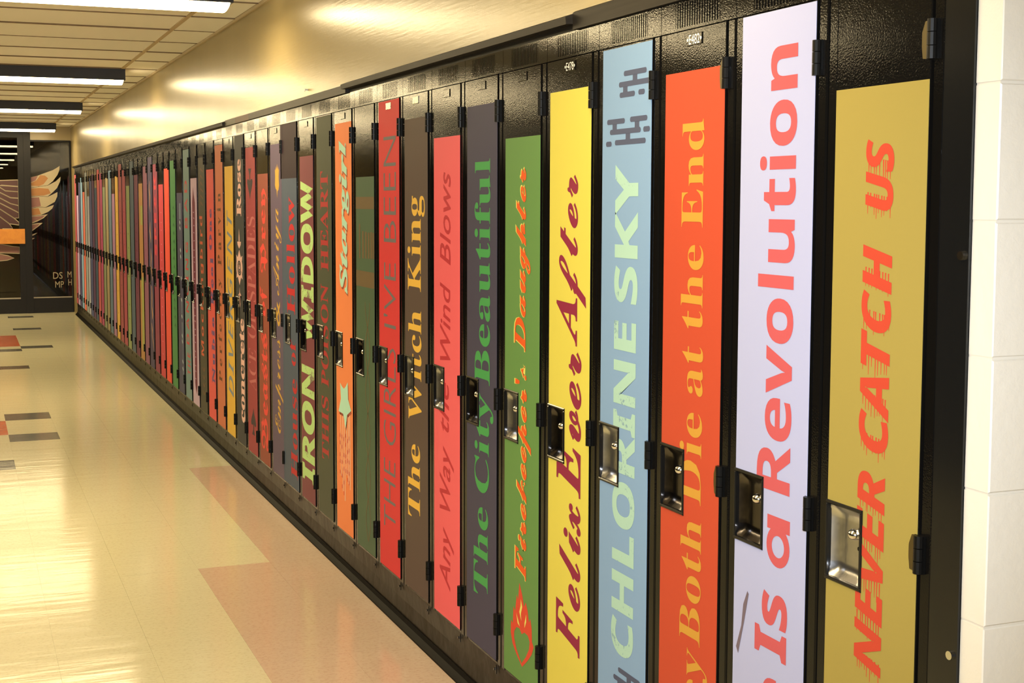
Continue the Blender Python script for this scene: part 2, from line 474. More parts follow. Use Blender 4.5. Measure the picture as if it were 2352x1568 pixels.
Lf = [
 [(-1.25,1.72),(-0.907,1.766),(-0.683,1.775),(-0.683,1.69),(-0.895,1.705),(-1.2,1.67)],
 [(-1.2,1.66),(-0.90,1.70),(-0.683,1.685),(-0.683,1.62),(-0.844,1.632),(-0.909,1.676),(-1.25,1.60)],
 [(-1.25,1.60),(-0.909,1.672),(-0.844,1.628),(-0.683,1.617),(-0.683,1.536),(-0.781,1.541),(-0.911,1.61),(-1.25,1.53)],
 [(-1.25,1.53),(-0.911,1.605),(-0.781,1.537),(-0.683,1.530),(-0.683,1.438),(-0.783,1.464),(-0.912,1.537),(-1.25,1.46)],
 [(-1.25,1.46),(-0.912,1.532),(-0.783,1.46),(-0.683,1.433),(-0.683,1.344),(-0.914,1.47),(-1.25,1.38)],
 [(-1.25,1.38),(-0.914,1.465),(-0.683,1.339),(-0.683,1.272),(-0.738,1.268),(-0.916,1.391),(-1.25,1.30)],
 [(-1.25,1.30),(-0.916,1.386),(-0.738,1.264),(-0.683,1.215),(-0.684,1.178),(-0.80,1.194),(-0.918,1.29),(-1.2,1.22)],
 [(-1.2,1.21),(-0.918,1.285),(-0.80,1.19),(-0.761,1.129),(-0.892,1.13),(-1.15,1.13)]]
for p in Lf:
    feather(paneL, P0, p, F_MAROON)
    b = MB(); b.ribbon(p[:-1] if len(p) > 5 else p, 0.010, y=yg-0.0006)
    dpart(b, 'painted_outline', F_CREAM, paneL, P0)
for p in ([(-1.1,0.88),(-0.927,0.928),(-0.767,0.894),(-0.684,0.886),(-0.684,0.80),(-0.93,0.811),(-1.08,0.82)],
          [(-1.1,0.80),(-0.93,0.795),(-0.83,0.772),(-0.755,0.739),(-0.84,0.712),(-0.933,0.704),(-1.08,0.72)]):
    feather(paneL, P0, p, F_MAUVE)
    b = MB(); b.ribbon(p[:-1], 0.010, y=yg-0.0006); dpart(b, 'painted_outline', F_CREAM, paneL, P0)

# ------------------------------------------------------------------ lettering
ALPH = {'b': (0x1D400,0x1D41A), 'bi': (0x1D468,0x1D482), 'bscr': (0x1D4D0,0x1D4EA), 'bfrak': (0x1D56C,0x1D586),
        'sb': (0x1D5D4,0x1D5EE), 'mix': (0x1D468,0x1D4EA), 'sbi': (0x1D63C,0x1D656), 'i': (0x1D434,0x1D44E), 'n': None}
LZ0, LZ1 = 0.830, 0.972          # latch opening
LY0, LY1 = 0.021, 0.1215         # latch opening across the door
TC = {}
def glyphs(text, alph, offset=0.0, shear=0.0, spacing=1.0):
    key = (text, alph, offset, shear, spacing)
    if key in TC: return TC[key]
    A = ALPH[alph]; s = ''
    for c in text:
        if A and 'A' <= c <= 'Z': s += chr(A[0]+ord(c)-65)
        elif A and 'a' <= c <= 'z': s += chr(A[1]+ord(c)-97)
        else: s += c
    cu = bpy.data.curves.new('lettering', 'FONT'); cu.body = s
    cu.offset = offset; cu.shear = shear; cu.space_character = spacing; cu.resolution_u = 3
    o = bpy.data.objects.new('lettering', cu); COL.objects.link(o)
    dg = bpy.context.evaluated_depsgraph_get()
    me = bpy.data.meshes.new_from_object(o.evaluated_get(dg))
    vs = [(v.co.x, v.co.y) for v in me.vertices]; fs = [tuple(p.vertices) for p in me.polygons]
    bpy.data.objects.remove(o); bpy.data.curves.remove(cu); bpy.data.meshes.remove(me)
    x0, x1 = min(v[0] for v in vs), max(v[0] for v in vs)
    y0, y1 = min(v[1] for v in vs), max(v[1] for v in vs)
    vs = [((a-x0)/(x1-x0), (c-y0)/(y1-y0)) for a, c in vs]
    TC[key] = (vs, fs); return TC[key]
def clip_latch(me):
    # the vinyl is cut out around the latch, so the print is too
    a0, a1, b0, b1 = LY0-0.001, LY1+0.03, LZ0-0.001, LZ1+0.001
    ys = [v.co.y for v in me.vertices]; zs = [v.co.z for v in me.vertices]
    if max(ys) < a0 or min(zs) > b1 or max(zs) < b0: return
    bm = bmesh.new(); bm.from_mesh(me)
    for co, no in (((0,a0,0),(0,1,0)),((0,0,b0),(0,0,1)),((0,0,b1),(0,0,1))):
        bmesh.ops.bisect_plane(bm, geom=bm.verts[:]+bm.edges[:]+bm.faces[:], plane_co=co, plane_no=no, dist=1e-6)
    kill = [f for f in bm.faces if a0 < f.calc_center_median().y < a1 and b0 < f.calc_center_median().z < b1]
    bmesh.ops.delete(bm, geom=kill, context='FACES')
    bm.to_mesh(me); bm.free()
def lettering(par, text, alph, z0, z1, y0, y1, x, material, offset=0.0, shear=0.0, name='title_lettering', spacing=1.0):
    vs, fs = glyphs(text, alph, offset, shear, spacing)
    b = MB(); b.v = [(x, y0+(y1-y0)*v, z0+(z1-z0)*u) for u, v in vs]; b.f = fs
    me = bpy.data.meshes.new(name); me.from_pydata(b.v, [], b.f); me.materials.append(material)
    return link(name, me, par)
def lettering_flat(par, text, x0, x1, z0, z1, y, P, material, name):
    vs, fs = glyphs(text, 'n', 0.0, 0.0)
    me = bpy.data.meshes.new(name)
    me.from_pydata([(x0+(x1-x0)*u+P[0], y+P[1], z0+(z1-z0)*v+P[2]) for u, v in vs], [], fs)
    me.materials.append(material); return link(name, me, par)
for t, xa, xb, za, zb in (('DS',-0.2641,-0.1428,0.4526,0.5428),('MP',-0.2388,-0.1284,0.3348,0.4193),('M',-0.0789,-0.026,0.468,0.5514),('H',-0.0698,-0.026,0.362,0.4454)):
    lettering_flat(paneR, t, xa, xb, za, zb, yg, P1, F_CREAM, 'painted_initials')

# ------------------------------------------------------------------ plinth, cove base, top trims
def prism_y(b, prof, y0, y1):
    n = len(b.v); k = len(prof)
    b.v += [(p[0], y0, p[1]) for p in prof] + [(p[0], y1, p[1]) for p in prof]
    for i in range(k):
        j = (i+1) % k; b.f.append((n+i, n+j, n+k+j, n+k+i))
    b.f.append(tuple(n+i for i in range(k))); b.f.append(tuple(n+k+i for i in reversed(range(k))))
YN, YF = 1.6375, 18.475
b = MB(); prism_y(b, [(0.006,0.147),(0.010,0.085),(0.006,0.035),(0.0,0.0),(0.32,0.0),(0.32,0.147)], YN, YF)
tag(b.build('baseboard_right', KICK), 'scuffed dark plinth under the row of lockers', 'plinth', kind='structure')
b = MB(); prism_y(b, [(-0.022,0.0),(-0.0215,0.006),(-0.014,0.013),(-0.005,0.020),(0.0005,0.032),(0.003,0.032),(0.003,0.0)], YN, YF)
tag(b.build('baseboard_lower', RUBBER), 'black rubber cove strip along the plinth foot', 'baseboard', kind='structure')
ZV = 1.925                      # top of the vent strip
def trim_piece(name, y0, y1, prof, material, label):
    b = MB(); prism_y(b, prof, y0, y1)
    return tag(b.build(name, material), label, 'trim', kind='structure')
trim_piece('trim_3', YN, 3.06, [(-0.006,ZV),(-0.006,1.966),(0.0,1.97),(0.02,1.97),(0.02,ZV)], TRIM, 'deep dark trim board over the nearest lockers')
trim_piece('trim_4', 3.06, 5.16, [(-0.024,1.938),(-0.026,1.956),(0.0,1.966),(0.02,1.966),(0.02,ZV),(0.008,ZV),(0.008,1.940)], TRIM, 'dark ledge trim with a shadow gap over the middle lockers')
trim_piece('trim_5', 5.16, 7.05, [(-0.006,ZV),(-0.006,1.957),(0.02,1.957),(0.02,ZV)], TRIM, 'flat dark timber trim with worn grain')
trim_piece('trim_6', 7.05, 7.42, [(-0.006,ZV),(-0.006,1.957),(0.02,1.957),(0.02,ZV)], TRIMB, 'short rust brown patch in the trim over the lockers')
trim_piece('trim_7', 7.42, 7.72, [(-0.006,ZV),(-0.006,1.957),(0.02,1.957),(0.02,ZV)], TRIMG, 'short greyed patch in the trim over the lockers')
trim_piece('trim_8', 7.72, YF, [(-0.020,1.928),(-0.022,1.945),(0.0,1.953),(0.02,1.953),(0.02,ZV),(0.006,ZV)], TRIM, 'dark ledge trim over the far lockers')
b = MB(); b.box(0.0, 0.33, YN, YF, 1.952, 1.957)
# filler panel at the near end
fp = MB(); fp.box(0.0, 0.30, 1.6385, 1.7090, 0.0, 1.9245); fp.box(-0.004, 0.0, 1.6385, 1.668, 0.0, 1.9245)
fpo = fp.build('filler_panel', BLACKS)
tag(fpo, 'narrow glossy black filler panel between nearest locker and block wall', 'panel')
for zz in (1.4197, 0.794): MB().cyl((-0.006, 1.652, zz), 0.007, 0.005, 'x').build('bolt', STEEL, fpo)
hk = MB(); hk.cyl((-0.006, 5.79, 1.985), 0.004, 0.014, 'x'); hk.cyl((-0.013, 5.79, 1.983), 0.007, 0.003, 'x')
tag(hk.build('wall_nail', WHITEP), 'small pale nail left in the cream wall above the lockers', 'nail')

# ------------------------------------------------------------------ locker kit (shared meshes, origin at locker centre on the floor)
HP = PW/2
LZ0, LZ1 = 0.830, 0.972          # latch opening
LY0, LY1 = 0.021, 0.1215         # latch opening across the door
body = MB()
body.box(0.024, 0.30, -HP+0.001, HP-0.001, 0.1475, 1.9245)
me_body = body.mesh('body', BLACK)
fr = MB()
for s in (-1, 1):
    a, c = sorted((s*(HP-0.0022), s*0.1236)); fr.bevelbox(0.003, 0.024, a, c, 0.1475, 1.8625, 0.003)
fr.bevelbox(0.004, 0.024, -0.1236, 0.1236, 0.1475, 0.157, 0.002)
me_frame = fr.mesh('frame', BLACK)
vn = MB()
vn.box(0.004, 0.024, -HP+0.001, HP-0.001, 1.8625, 1.8685)
vn.box(0.004, 0.024, -HP+0.001, HP-0.001, 1.9195, 1.9245)
vn.box(0.004, 0.024, -HP+0.001, -0.0905, 1.8685, 1.9195); vn.box(0.004, 0.024, 0.0905, HP-0.001, 1.8685, 1.9195)
NS = 18
for k in range(NS):
    yy = -0.0905 + 0.181*(k+0.5)/NS
    vn.box(0.004, 0.024, yy-0.0030, yy+0.0030, 1.8685, 1.9195)
me_vent = vn.mesh('vent_panel', BLACK)
dr = MB()
dr.bevelbox(0.0, 0.020, -0.1215, 0.1215, ZB, LZ0, 0.0015)
dr.bevelbox(0.0, 0.020, -0.1215, 0.1215, LZ1, ZT, 0.0015)
dr.bevelbox(0.0, 0.020, -0.1215, LY0, LZ0, LZ1, 0.0010)
me_door = dr.mesh('door', BLACK)
rim = MB()
t = 0.006
rim.bevelbox(-0.004, 0.012, LY0-0.001, LY1+0.002, LZ0-0.001, LZ0+t, 0.002)
rim.bevelbox(-0.004, 0.012, LY0-0.001, LY1+0.002, LZ1-t, LZ1+0.001, 0.002)
rim.bevelbox(-0.004, 0.012, LY0-0.001, LY0+t, LZ0+t, LZ1-t, 0.002)
rim.bevelbox(-0.004, 0.012, LY1-t+0.002, LY1+0.002, LZ0+t, LZ1-t, 0.002)
me_rim = rim.mesh('latch_plate', BLACKS)
cup = MB(); ny, nz = 10, 14
for i in range(ny+1):
    for j in range(nz+1):
        u, v = i/ny, j/nz
        e = min(1.0, 5.5*min(u, 1-u))*min(1.0, 6*min(v, 1-v))
        d = 0.002 + 0.0165*(1-(1-e)**2)
        cup.v.append((d, LY0+0.004+(LY1-LY0-0.005)*u, LZ0+0.004+(LZ1-LZ0-0.008)*v))
for i in range(ny):
    for j in range(nz):
        a = i*(nz+1)+j; cup.f.append((a, a+nz+1, a+nz+2, a+1))
me_cup = {k: cup.mesh('latch_cup', mt, True) for k, mt in (('c', CHROME), ('d', DCHROME))}
hd = MB()
hy, hz = 0.056, 0.922
for q in range(6):
    t_ = q/5; rr = 0.0105*math.cos(t_*math.pi/2*0.92); hx = 0.012-0.013*math.sin(t_*math.pi/2)
    for p in range(12):
        hd.v.append((hx, hy+rr*math.cos(2*math.pi*p/12)*1.25, hz+rr*math.sin(2*math.pi*p/12)))
for q in range(5):
    for p in range(12): hd.f.append((12*q+p, 12*q+(p+1)%12, 12*q+12+(p+1)%12, 12*q+12+p))
hd.f.append(tuple(range(60, 72)))
me_handle = hd.mesh('handle', STEEL, True)
kh = MB(); kh.cyl((0.0165, 0.048, 0.898), 0.0038, 0.006, 'x', 12)
me_hole = kh.mesh('keyhole', HINGE)
hg = MB()
for k in range(3): hg.cyl((-0.003, 0, -0.0212+0.0212*k), 0.0085, 0.0198, 'z', 12)
hg.box(-0.0015, 0.006, -0.010, 0.012, -0.031, 0.031)
me_hinge = hg.mesh('hinge', HINGE)
lf = MB(); lf.v += [(-0.0016,0.008,-0.031),(-0.0016,0.023,-0.029),(-0.0016,0.026,-0.010),(-0.0016,0.026,0.012),(-0.0016,0.019,0.029),(-0.0016,0.008,0.031)]
lf.f.append((0,1,2,3,4,5)); lf.v += [(0.0,)+q[1:] for q in lf.v]; lf.f.append((11,10,9,8,7,6))
for i in range(6): lf.f.append((i,(i+1)%6,6+(i+1)%6,6+i))
me_leaf = lf.mesh('hinge_leaf', BRASS)
bc = MB(); bc.box(0.001, 0.004, -0.118, -0.1155, 0.119, 0.146); bc.cyl((0.002, -0.105, 0.130), 0.004, 0.006, 'x', 8)
me_clip = bc.mesh('base_clip', BLACKS)
pl = MB(); pl.bevelbox(-0.0022, 0.0, -0.030, 0.030, 1.826, 1.850, 0.001)
me_plate = {k: pl.mesh('number_plate', mt) for k, mt in (('b', BLACK), ('m', PLATE))}

# ------------------------------------------------------------------ the spines
# top height, colour, colour words, words for what is on it
SP = [
 (1.695,(212,180,84),'mustard gold','streaked orange-red capitals, nearest the block wall'),
 (1.858,(228,221,234),'pale lavender white','broad coral lettering'),
 (1.774,(243,92,52),'bright orange','yellow serif lettering'),
 (1.856,(160,185,193),'pale grey-blue','mint capitals and grey bar motifs'),
 (1.780,(255,222,80),'bright yellow','maroon script lettering'),
 (1.676,(115,148,66),'leaf green','orange script and a flaming heart'),
 (1.783,(80,70,72),'dark purple-grey','bright green serif lettering'),
 (1.703,(255,100,85),'coral pink','dark red handwriting'),
 (1.779,(98,74,52),'mid brown','golden serif lettering'),
 (1.858,(228,60,48),'scarlet','thin grey-green capitals'),
 (1.593,(85,98,58),'olive green','brown bands and a twisted brown line'),
 (1.812,(255,135,65),'light orange','pale green lettering above a striped star'),
 (1.856,(88,84,52),'dark olive','dull red slab capitals'),
 (1.699,(140,72,60),'brick brown','huge lime green capitals'),
 (1.606,(94,96,88),'slate grey','red lettering below a dark brown band'),
 (1.775,(114,90,86),'dusky mauve','gold script under a small crown'),
 (1.638,(165,82,50),'rust brown','bright red blackletter'),
 (1.782,(170,68,55),'brownish red','tan capitals and two dark spades'),
 (1.858,(72,66,50),'blackish brown','peach lettering around a rose ornament'),
 (1.697,(232,168,50),'amber yellow','grey-blue slanted lettering'),
 (1.828,(205,108,58),'burnt orange','small brown lettering'),
 (1.693,(222,84,60),'tomato red','dull purple lettering'),
 (1.773,(78,68,42),'dark khaki brown','orange lettering'),
 (1.649,(192,152,132),'pinkish beige','a long maroon pencil shape'),
 (1.844,(115,128,98),'grey-green','small red capitals'),
 (1.557,(78,70,70),'charcoal','thin cream pen strokes'),
 (1.788,(82,128,60),'grass green','darker green lettering'),
 (1.738,(245,85,52),'vivid orange-red','no clear lettering'),
 (1.625,(214,70,60),'crimson','tiny pale tick marks'),
 (1.785,(150,65,65),'dull maroon red','bright red capitals'),
 (1.848,(86,70,74),'plum','a golden script line'),
 (1.782,(150,88,84),'rosy mauve',''),
 (1.646,(185,125,60),'ochre','a yellowish middle part'),
 (1.724,(115,58,58),'dark maroon',''),
 (1.847,(88,92,80),'stone grey-green',''),
 (1.636,(145,138,72),'yellowish olive',''),
 (1.783,(168,72,62),'brick red',''),
 (1.844,(160,78,60),'reddish brown',''),
 (1.737,(218,156,58),'golden yellow',''),
 (1.569,(166,112,106),'dusty pink',''),
 (1.804,(105,112,98),'ash green',''),
 (1.735,(162,130,75),'tan',''),
 (1.643,(138,128,75),'moss olive',''),
 (1.793,(168,70,74),'raspberry red',''),
 (1.840,(184,85,64),'copper orange',''),
 (1.643,(72,78,70),'dark bottle grey',''),
 (1.803,(92,60,62),'dark wine',''),
 (1.763,(85,80,85),'smoke grey',''),
 (1.552,(168,152,122),'sand beige',''),
 (1.836,(158,148,112),'light khaki',''),
 (1.607,(232,115,72),'clear orange',''),
 (1.784,(150,168,148),'pale teal',''),
 (1.732,(88,78,84),'greyish purple',''),
 (1.567,(205,160,148),'pale pink',''),
 (1.836,(196,84,70),'salmon red',''),
]
# light falling on each spine (flash near the camera, warm lamps beyond), used once to turn photographed colours into print colours
K_ILL = [(2.33,2.07,1.60),(2.26,1.98,1.44),(2.09,1.79,1.25),(1.84,1.55,1.05),(1.62,1.35,0.89),(1.40,1.16,0.74),(1.27,1.04,0.65),(1.17,0.95,0.58),(1.11,0.89,0.52),(1.09,0.88,0.50),(1.10,0.88,0.50),(1.14,0.90,0.50),(1.27,1.01,0.55),(1.39,1.10,0.59),(1.46,1.15,0.62),(1.45,1.15,0.61),(1.37,1.08,0.57),(1.24,0.98,0.51),(1.12,0.88,0.45),(1.02,0.79,0.40),(0.95,0.74,0.37),(0.90,0.70,0.35),(0.88,0.69,0.34),(0.90,0.71,0.35),(0.96,0.75,0.37),(1.05,0.81,0.41),(1.19,0.92,0.47),(1.33,1.03,0.53),(1.42,1.10,0.57),(1.44,1.12,0.58),(1.40,1.08,0.56),(1.30,1.00,0.52),(1.19,0.92,0.47),(1.10,0.85,0.43),(1.05,0.80,0.40),(1.04,0.78,0.40),(1.06,0.80,0.40),(1.11,0.84,0.42),(1.18,0.89,0.45),(1.24,0.94,0.48),(1.29,0.97,0.50),(1.27,0.96,0.49),(1.20,0.90,0.46),(1.09,0.82,0.41),(0.98,0.73,0.37),(0.89,0.67,0.33),(0.83,0.62,0.30),(0.81,0.61,0.30),(0.81,0.61,0.30),(0.84,0.63,0.31),(0.89,0.68,0.34),(0.94,0.72,0.36),(1.01,0.77,0.39),(1.08,0.81,0.41),(1.12,0.84,0.42)]
def albedo(rgb, i):
    l = lin(rgb)
    return tuple(min(0.90, max(0.005, v/q)) for v, q in zip(l, K_ILL[i-1]))
def vinyl(key, rgb, i, distress=None):
    a = albedo(rgb, i)
    def bd(nt, b):
        v = coords(nt, (1, 1, 1), obj=False)
        if distress:
            f = noise(nt, v, 70, 5, 0.7)
            f2 = noise(nt, v, 6, 2)
            mm = nn(nt, 'ShaderNodeMath', operation='MULTIPLY'); nt.links.new(f, mm.inputs[0]); nt.links.new(f2, mm.inputs[1])
            c = ramp(nt, mm.outputs[0], [(0.155, albedo(distress, i)), (0.185, a)])
            nt.links.new(c, b.inputs['Base Color'])
        bump(nt, b, noise(nt, v, 420, 2), 0.05, 0.001)
    return mat('vinyl_'+key, linear=a, rough=0.5, spec=0.10, build=bd)
def spine_words(i):
    return SP[i-1][2]
def locker_label(i):
    _, _, cw, ex = SP[i-1]
    art = 'an' if cw[0] in 'aeiou' else 'a'
    if ex and ex != 'no clear lettering': 
        lab = f'black locker with {art} {cw} spine, {ex}'
    elif i == NL:
        lab = f'black locker with {art} {cw} spine, farthest of the row'
    else:
        lab = f'black locker with {art} {cw} spine, next to the {SP[i][2]} one'
    return lab
S1, S2 = -0.0014, -0.0019        # print layers over the vinyl
spine_of = {}
locker_of = {}
DARKCUP = {2, 3, 5, 7, 11, 14, 34, 33}
for i in range(1, NL+1):
    yl = YL0 + PW*(i-1)
    yc = yl - 0.1205
    root = empty('locker', (0, yc, 0))
    tag(root, locker_label(i), 'locker', 'row of black lockers with book spine fronts')
    locker_of[i] = root
    link('body', me_body, root); link('frame', me_frame, root); link('vent_panel', me_vent, root)
    door = link('door', me_door, root)
    for z in (1.757, 0.9335, 0.271):
        h = link('hinge', me_hinge, root, (0.0, -0.1275, z))
        if i in (1, 3): link('hinge_leaf', me_leaf, h)
    lp = link('latch_plate', me_rim, root)
    link('latch_cup', me_cup['d' if i in DARKCUP else 'c'], lp); link('handle', me_handle, lp); link('keyhole', me_hole, lp)
    link('base_clip', me_clip, root)
    top, rgb = SP[i-1][0], SP[i-1][1]
    m_ = vinyl('spine_%02d' % i, rgb, i)
    wob = random.uniform(-0.0006, 0.0006)
    sp = MB(); T = -0.0009
    yL, yR = 0.1205, -0.1205+wob
    if i == 15: yL = HP-0.0005
    top = min(top, ZT-0.001)
    sp.box(T, 0.0, yR, yL, ZB+0.001, LZ0-0.0005)
    sp.box(T, 0.0, yR, yL, LZ1+0.0005, top)
    sp.box(T, 0.0, yR, LY0-0.0005, LZ0-0.0005, LZ1+0.0005)
    if i == 15: sp.box(T, 0.0, LY1+0.003, yL, LZ0-0.0005, LZ1+0.0005)
    spine = sp.build('book_spine_decal', m_, root)
    spine_of[i] = spine
    if i == 15:
        bb = MB(); bb.box(T, 0.0, yR, HP-0.0005, top, ZT-0.001)
        o = bb.build('spine_head_band', vinyl('dark_brown_band', (58,40,36), 15), root); o['label'] = 'dark brown band above the slate part'
    if i == 16:      # the strip of slate vinyl and dark band lapping onto this locker's near stile
        lap = MB(); lap.box(T, 0.002, -HP+0.0005, -0.1225, ZB+0.001, 1.606)
        o = lap.build('lapped_vinyl_strip', vinyl('spine_15', SP[14][1], 15), root); o['label'] = 'slate grey vinyl strip lapping over the stile'
        lap = MB(); lap.box(T, 0.002, -HP+0.0005, -0.1025, 1.606, ZT-0.001)
        o = lap.build('lapped_vinyl_strip', vinyl('dark_brown_band', (58,40,36), 15), root); o['label'] = 'dark brown vinyl strip lapping over the stile'
    if i in (3, 5): 
        p = link('number_plate', me_plate['b'], root)
        lettering(p, '\u2022E482\u2022' if i == 3 else '\u2022E478\u2022', 'n', 0, 1, 0, 1, -0.0026, WHITEP)
        q = p.children[0].data
        for v in q.vertices:                                     # plate text reads across the door
            u, t_ = v.co.z, v.co.y
            v.co = (-0.0026, 0.030-0.060*u, 1.828+0.020*t_)
        p.children[0].name = 'plate_lettering'
    elif i in (6, 7, 8, 9, 10, 12, 14, 16, 18, 20):
        if top < 1.85 or i == 10:
            p = link('number_plate', me_plate['m' if i in (9, 10) else 'b'], root)

def loc(i, dy): return dy + 0.1205          # measured from the far edge of the spine -> locker axis
def word(i, text, alph, z0, z1, d0, d1, material, offset=0.0, shear=0.0, x=S1, spacing=1.0, name='title_lettering'):
    o = lettering(spine_of[i], text, alph, z0, z1, loc(i, d0), loc(i, d1), x, material, offset, shear, name, spacing)
    clip_latch(o.data); return o
def shape(i, pts, material, name, x=S1):
    return MB().poly([(loc(i, a), z) for a, z in pts], x).build(name, material, spine_of[i])
def line(i, pts, wd, material, name, x=S1):
    return MB().ribbon([(loc(i, a), z) for a, z in pts], wd, x=x).build(name, material, spine_of[i])

# 1 gold
k = vinyl('print_01', (255,92,58), 1)
for t, z0, z1, a, c in (('NEVER',0.6968,1.0434,-0.158,-0.085),('CATCH',1.0785,1.4297,-0.163,-0.084),('US',1.4867,1.6068,-0.161,-0.087)):
    word(1, t, 'sbi', z0, z1, a, c, k, 0.012)
    sb = MB(); n = len(t)
    for q in range(n):
        zs = z0+(z1-z0)*(q+0.14)/n
        for r in range(9):
            y_ = a+0.004+(c-a-0.008)*(r+random.uniform(0.2,0.8))/9
            ln = random.uniform(0.012, 0.030)
            zz = zs + 0.012*(y_-a)/(c-a)
            sb.poly([(loc(1,y_-0.0017), zz+0.012),(loc(1,y_+0.0017), zz+0.012),(loc(1,y_+0.0006), zz-ln),(loc(1,y_-0.0006), zz-ln)], S1+0.0003)
    o = sb.build('speed_streaks', k, spine_of[1]); o['kind'] = 'stuff'; clip_latch(o.data)
# 2 lavender
k = vinyl('print_02', (255,112,102), 2)
word(2, 'Revolution', 'sb', 0.9519, 1.7907, -0.189, -0.0688, k, 0.003)
ab = MB(); cy_, cz_ = -0.1525, 0.848
for q in range(32):
    t0, t1 = 2*math.pi*q/32, 2*math.pi*(q+1)/32
    ab.quad(*[(S1, loc(2, cy_+ry*math.cos(t)), cz_+rz*math.sin(t)) for ry, rz, t in ((0.0385,0.040,t0),(0.0385,0.040,t1),(0.0205,0.021,t1),(0.0205,0.021,t0))])
ab.poly([(loc(2,-0.1905),0.878),(loc(2,-0.1905),0.9047),(loc(2,-0.1150),0.9047),(loc(2,-0.1150),0.878)], S1+0.0003)
o = ab.build('title_lettering', k, spine_of[2]); clip_latch(o.data)
word(2, 'Is', 'sb', 0.6286, 0.7555, -0.1875, -0.0785, k, 0.01)
word(2, 'e', 'sb', 0.5211, 0.588, -0.1879, -0.1089, k, 0.01)
scuff = vinyl('scuff_grey', (150,125,120), 2)
shape(2, [(-0.012,0.612),(-0.020,0.60),(-0.040,0.67),(-0.055,0.73),(-0.050,0.735),(-0.036,0.705),(-0.030,0.66)], scuff, 'scuff_mark')
# 3 orange
k = vinyl('print_03', (255,178,62), 3)
for t, z0, z1, a, c in (('End',1.4478,1.6717,-0.1654,-0.0759),('the',1.2345,1.4112,-0.1693,-0.0775),('at',1.0948,1.1988,-0.1733,-0.0869),('Die',0.8642,1.0576,-0.1731,-0.0806),('Both',0.5629,0.8295,-0.1768,-0.0895),('They',0.2687,0.5484,-0.2076,-0.0954)):
    word(3, t, 'b', z0, z1, a, c, k, -0.006)
# 4 grey-blue
k = vinyl('print_04', (206,233,184), 4, distress=(160,185,170))
g = vinyl('print_04_grey', (98,98,106), 4)
word(4, 'SKY', 'sb', 1.2664, 1.587, -0.1856, -0.0685, k, 0.012)
word(4, 'CHLORINE', 'sb', 0.4301, 1.2232, -0.1819, -0.0685, k, 0.012)
def bar(mb, a, c, z, h=0.012):
    a, c = min(a, c), max(a, c); r = h*0.45; pts = []
    for cx, s in ((c-r, 1), (a+r, -1)):
        for q in range(5):
            t_ = -math.pi/2+math.pi*q/4
            pts.append((cx+s*r*math.cos(t_), z+s*h/2*math.sin(t_)))
    mb.poly([(loc(4, p[0]), p[1]) for p in pts], S1)
def stub(mb, a, z0, z1, wd=0.022):
    pts = []
    for q in range(7):
        t_ = q/6; f = wd/2*(1+0.55*(2*t_-1)**4)
        pts.append((a+f, z0+(z1-z0)*t_))
    for q in range(6, -1, -1):
        t_ = q/6; f = wd/2*(1+0.55*(2*t_-1)**4)
        pts.append((a-f, z0+(z1-z0)*t_))
    mb.poly([(loc(4, p[0]), p[1]) for p in pts], S1+0.0003)
def motif(dz):
    mb = MB()
    bar(mb,-0.107,-0.218,1.794+dz); bar(mb,-0.083,-0.234,1.770+dz); bar(mb,-0.087,-0.163,1.746+dz); bar(mb,-0.179,-0.210,1.747+dz)
    stub(mb,-0.162,1.770+dz,1.794+dz); stub(mb,-0.115,1.746+dz,1.770+dz); mb.build('bar_motif', g, spine_of[4])
    mb = MB()
    bar(mb,-0.024,-0.115,1.687+dz); bar(mb,-0.140,-0.2235,1.688+dz); bar(mb,-0.039,-0.193,1.663+dz); bar(mb,-0.204,-0.236,1.663+dz)
    bar(mb,-0.065,-0.217,1.638+dz); bar(mb,-0.019,-0.049,1.636+dz)
    stub(mb,-0.063,1.663+dz,1.687+dz); stub(mb,-0.174,1.663+dz,1.688+dz); stub(mb,-0.130,1.638+dz,1.663+dz)
    mb.build('bar_motif', g, spine_of[4])
motif(0.0); motif(-1.400)
# 5 yellow
k = vinyl('print_05', (166,48,62), 5)
for t, z0, z1, a, c in (('Felix',0.3492,0.7366,-0.201,-0.0551),('Ever',0.7577,1.1257,-0.1993,-0.053),('After',1.1395,1.5683,-0.2221,-0.0469)):
    word(5, t, 'mix', z0, z1, a, c, k, 0.012)
# 6 green
k = vinyl('print_06', (255,98,32), 6); k2 = vinyl('print_06_yellow', (255,228,95), 6); k3 = vinyl('print_06_red', (240,80,45), 6)
for t, z0, z1, a, c in (('Daughter',1.0923,1.5916,-0.1822,-0.0728),("Firekeeper's",0.4568,1.0533,-0.1919,-0.0785)):
    word(6, t, 'mix', z0-0.002, z1+0.004, a+0.001, c+0.007, k2, 0.022, name='lettering_edge')
    word(6, t, 'mix', z0, z1, a, c, k, 0.014, x=S2)
outer = [(-0.1346,0.2067),(-0.0938,0.2304),(-0.0645,0.2536),(-0.052,0.2805),(-0.0518,0.302)]
inner = [(-0.1297,0.2155),(-0.0936,0.2456),(-0.0765,0.2726),(-0.0763,0.2917),(-0.0763,0.2917)]
hb = MB()
for q in range(4): hb.quad(*[(S1, loc(6,p[0]), p[1]) for p in (outer[q], outer[q+1], inner[q+1], inner[q])])
outer = [(-0.1346,0.2067),(-0.174,0.2374),(-0.2012,0.263),(-0.2146,0.2876),(-0.2031,0.2988),(-0.2004,0.335)]
inner = [(-0.1297,0.2155),(-0.16,0.2423),(-0.1828,0.272),(-0.1871,0.2938),(-0.18,0.302),(-0.1732,0.3081)]
for q in range(5): hb.quad(*[(S1, loc(6,p[0]), p[1]) for p in (outer[q], outer[q+1], inner[q+1], inner[q])])
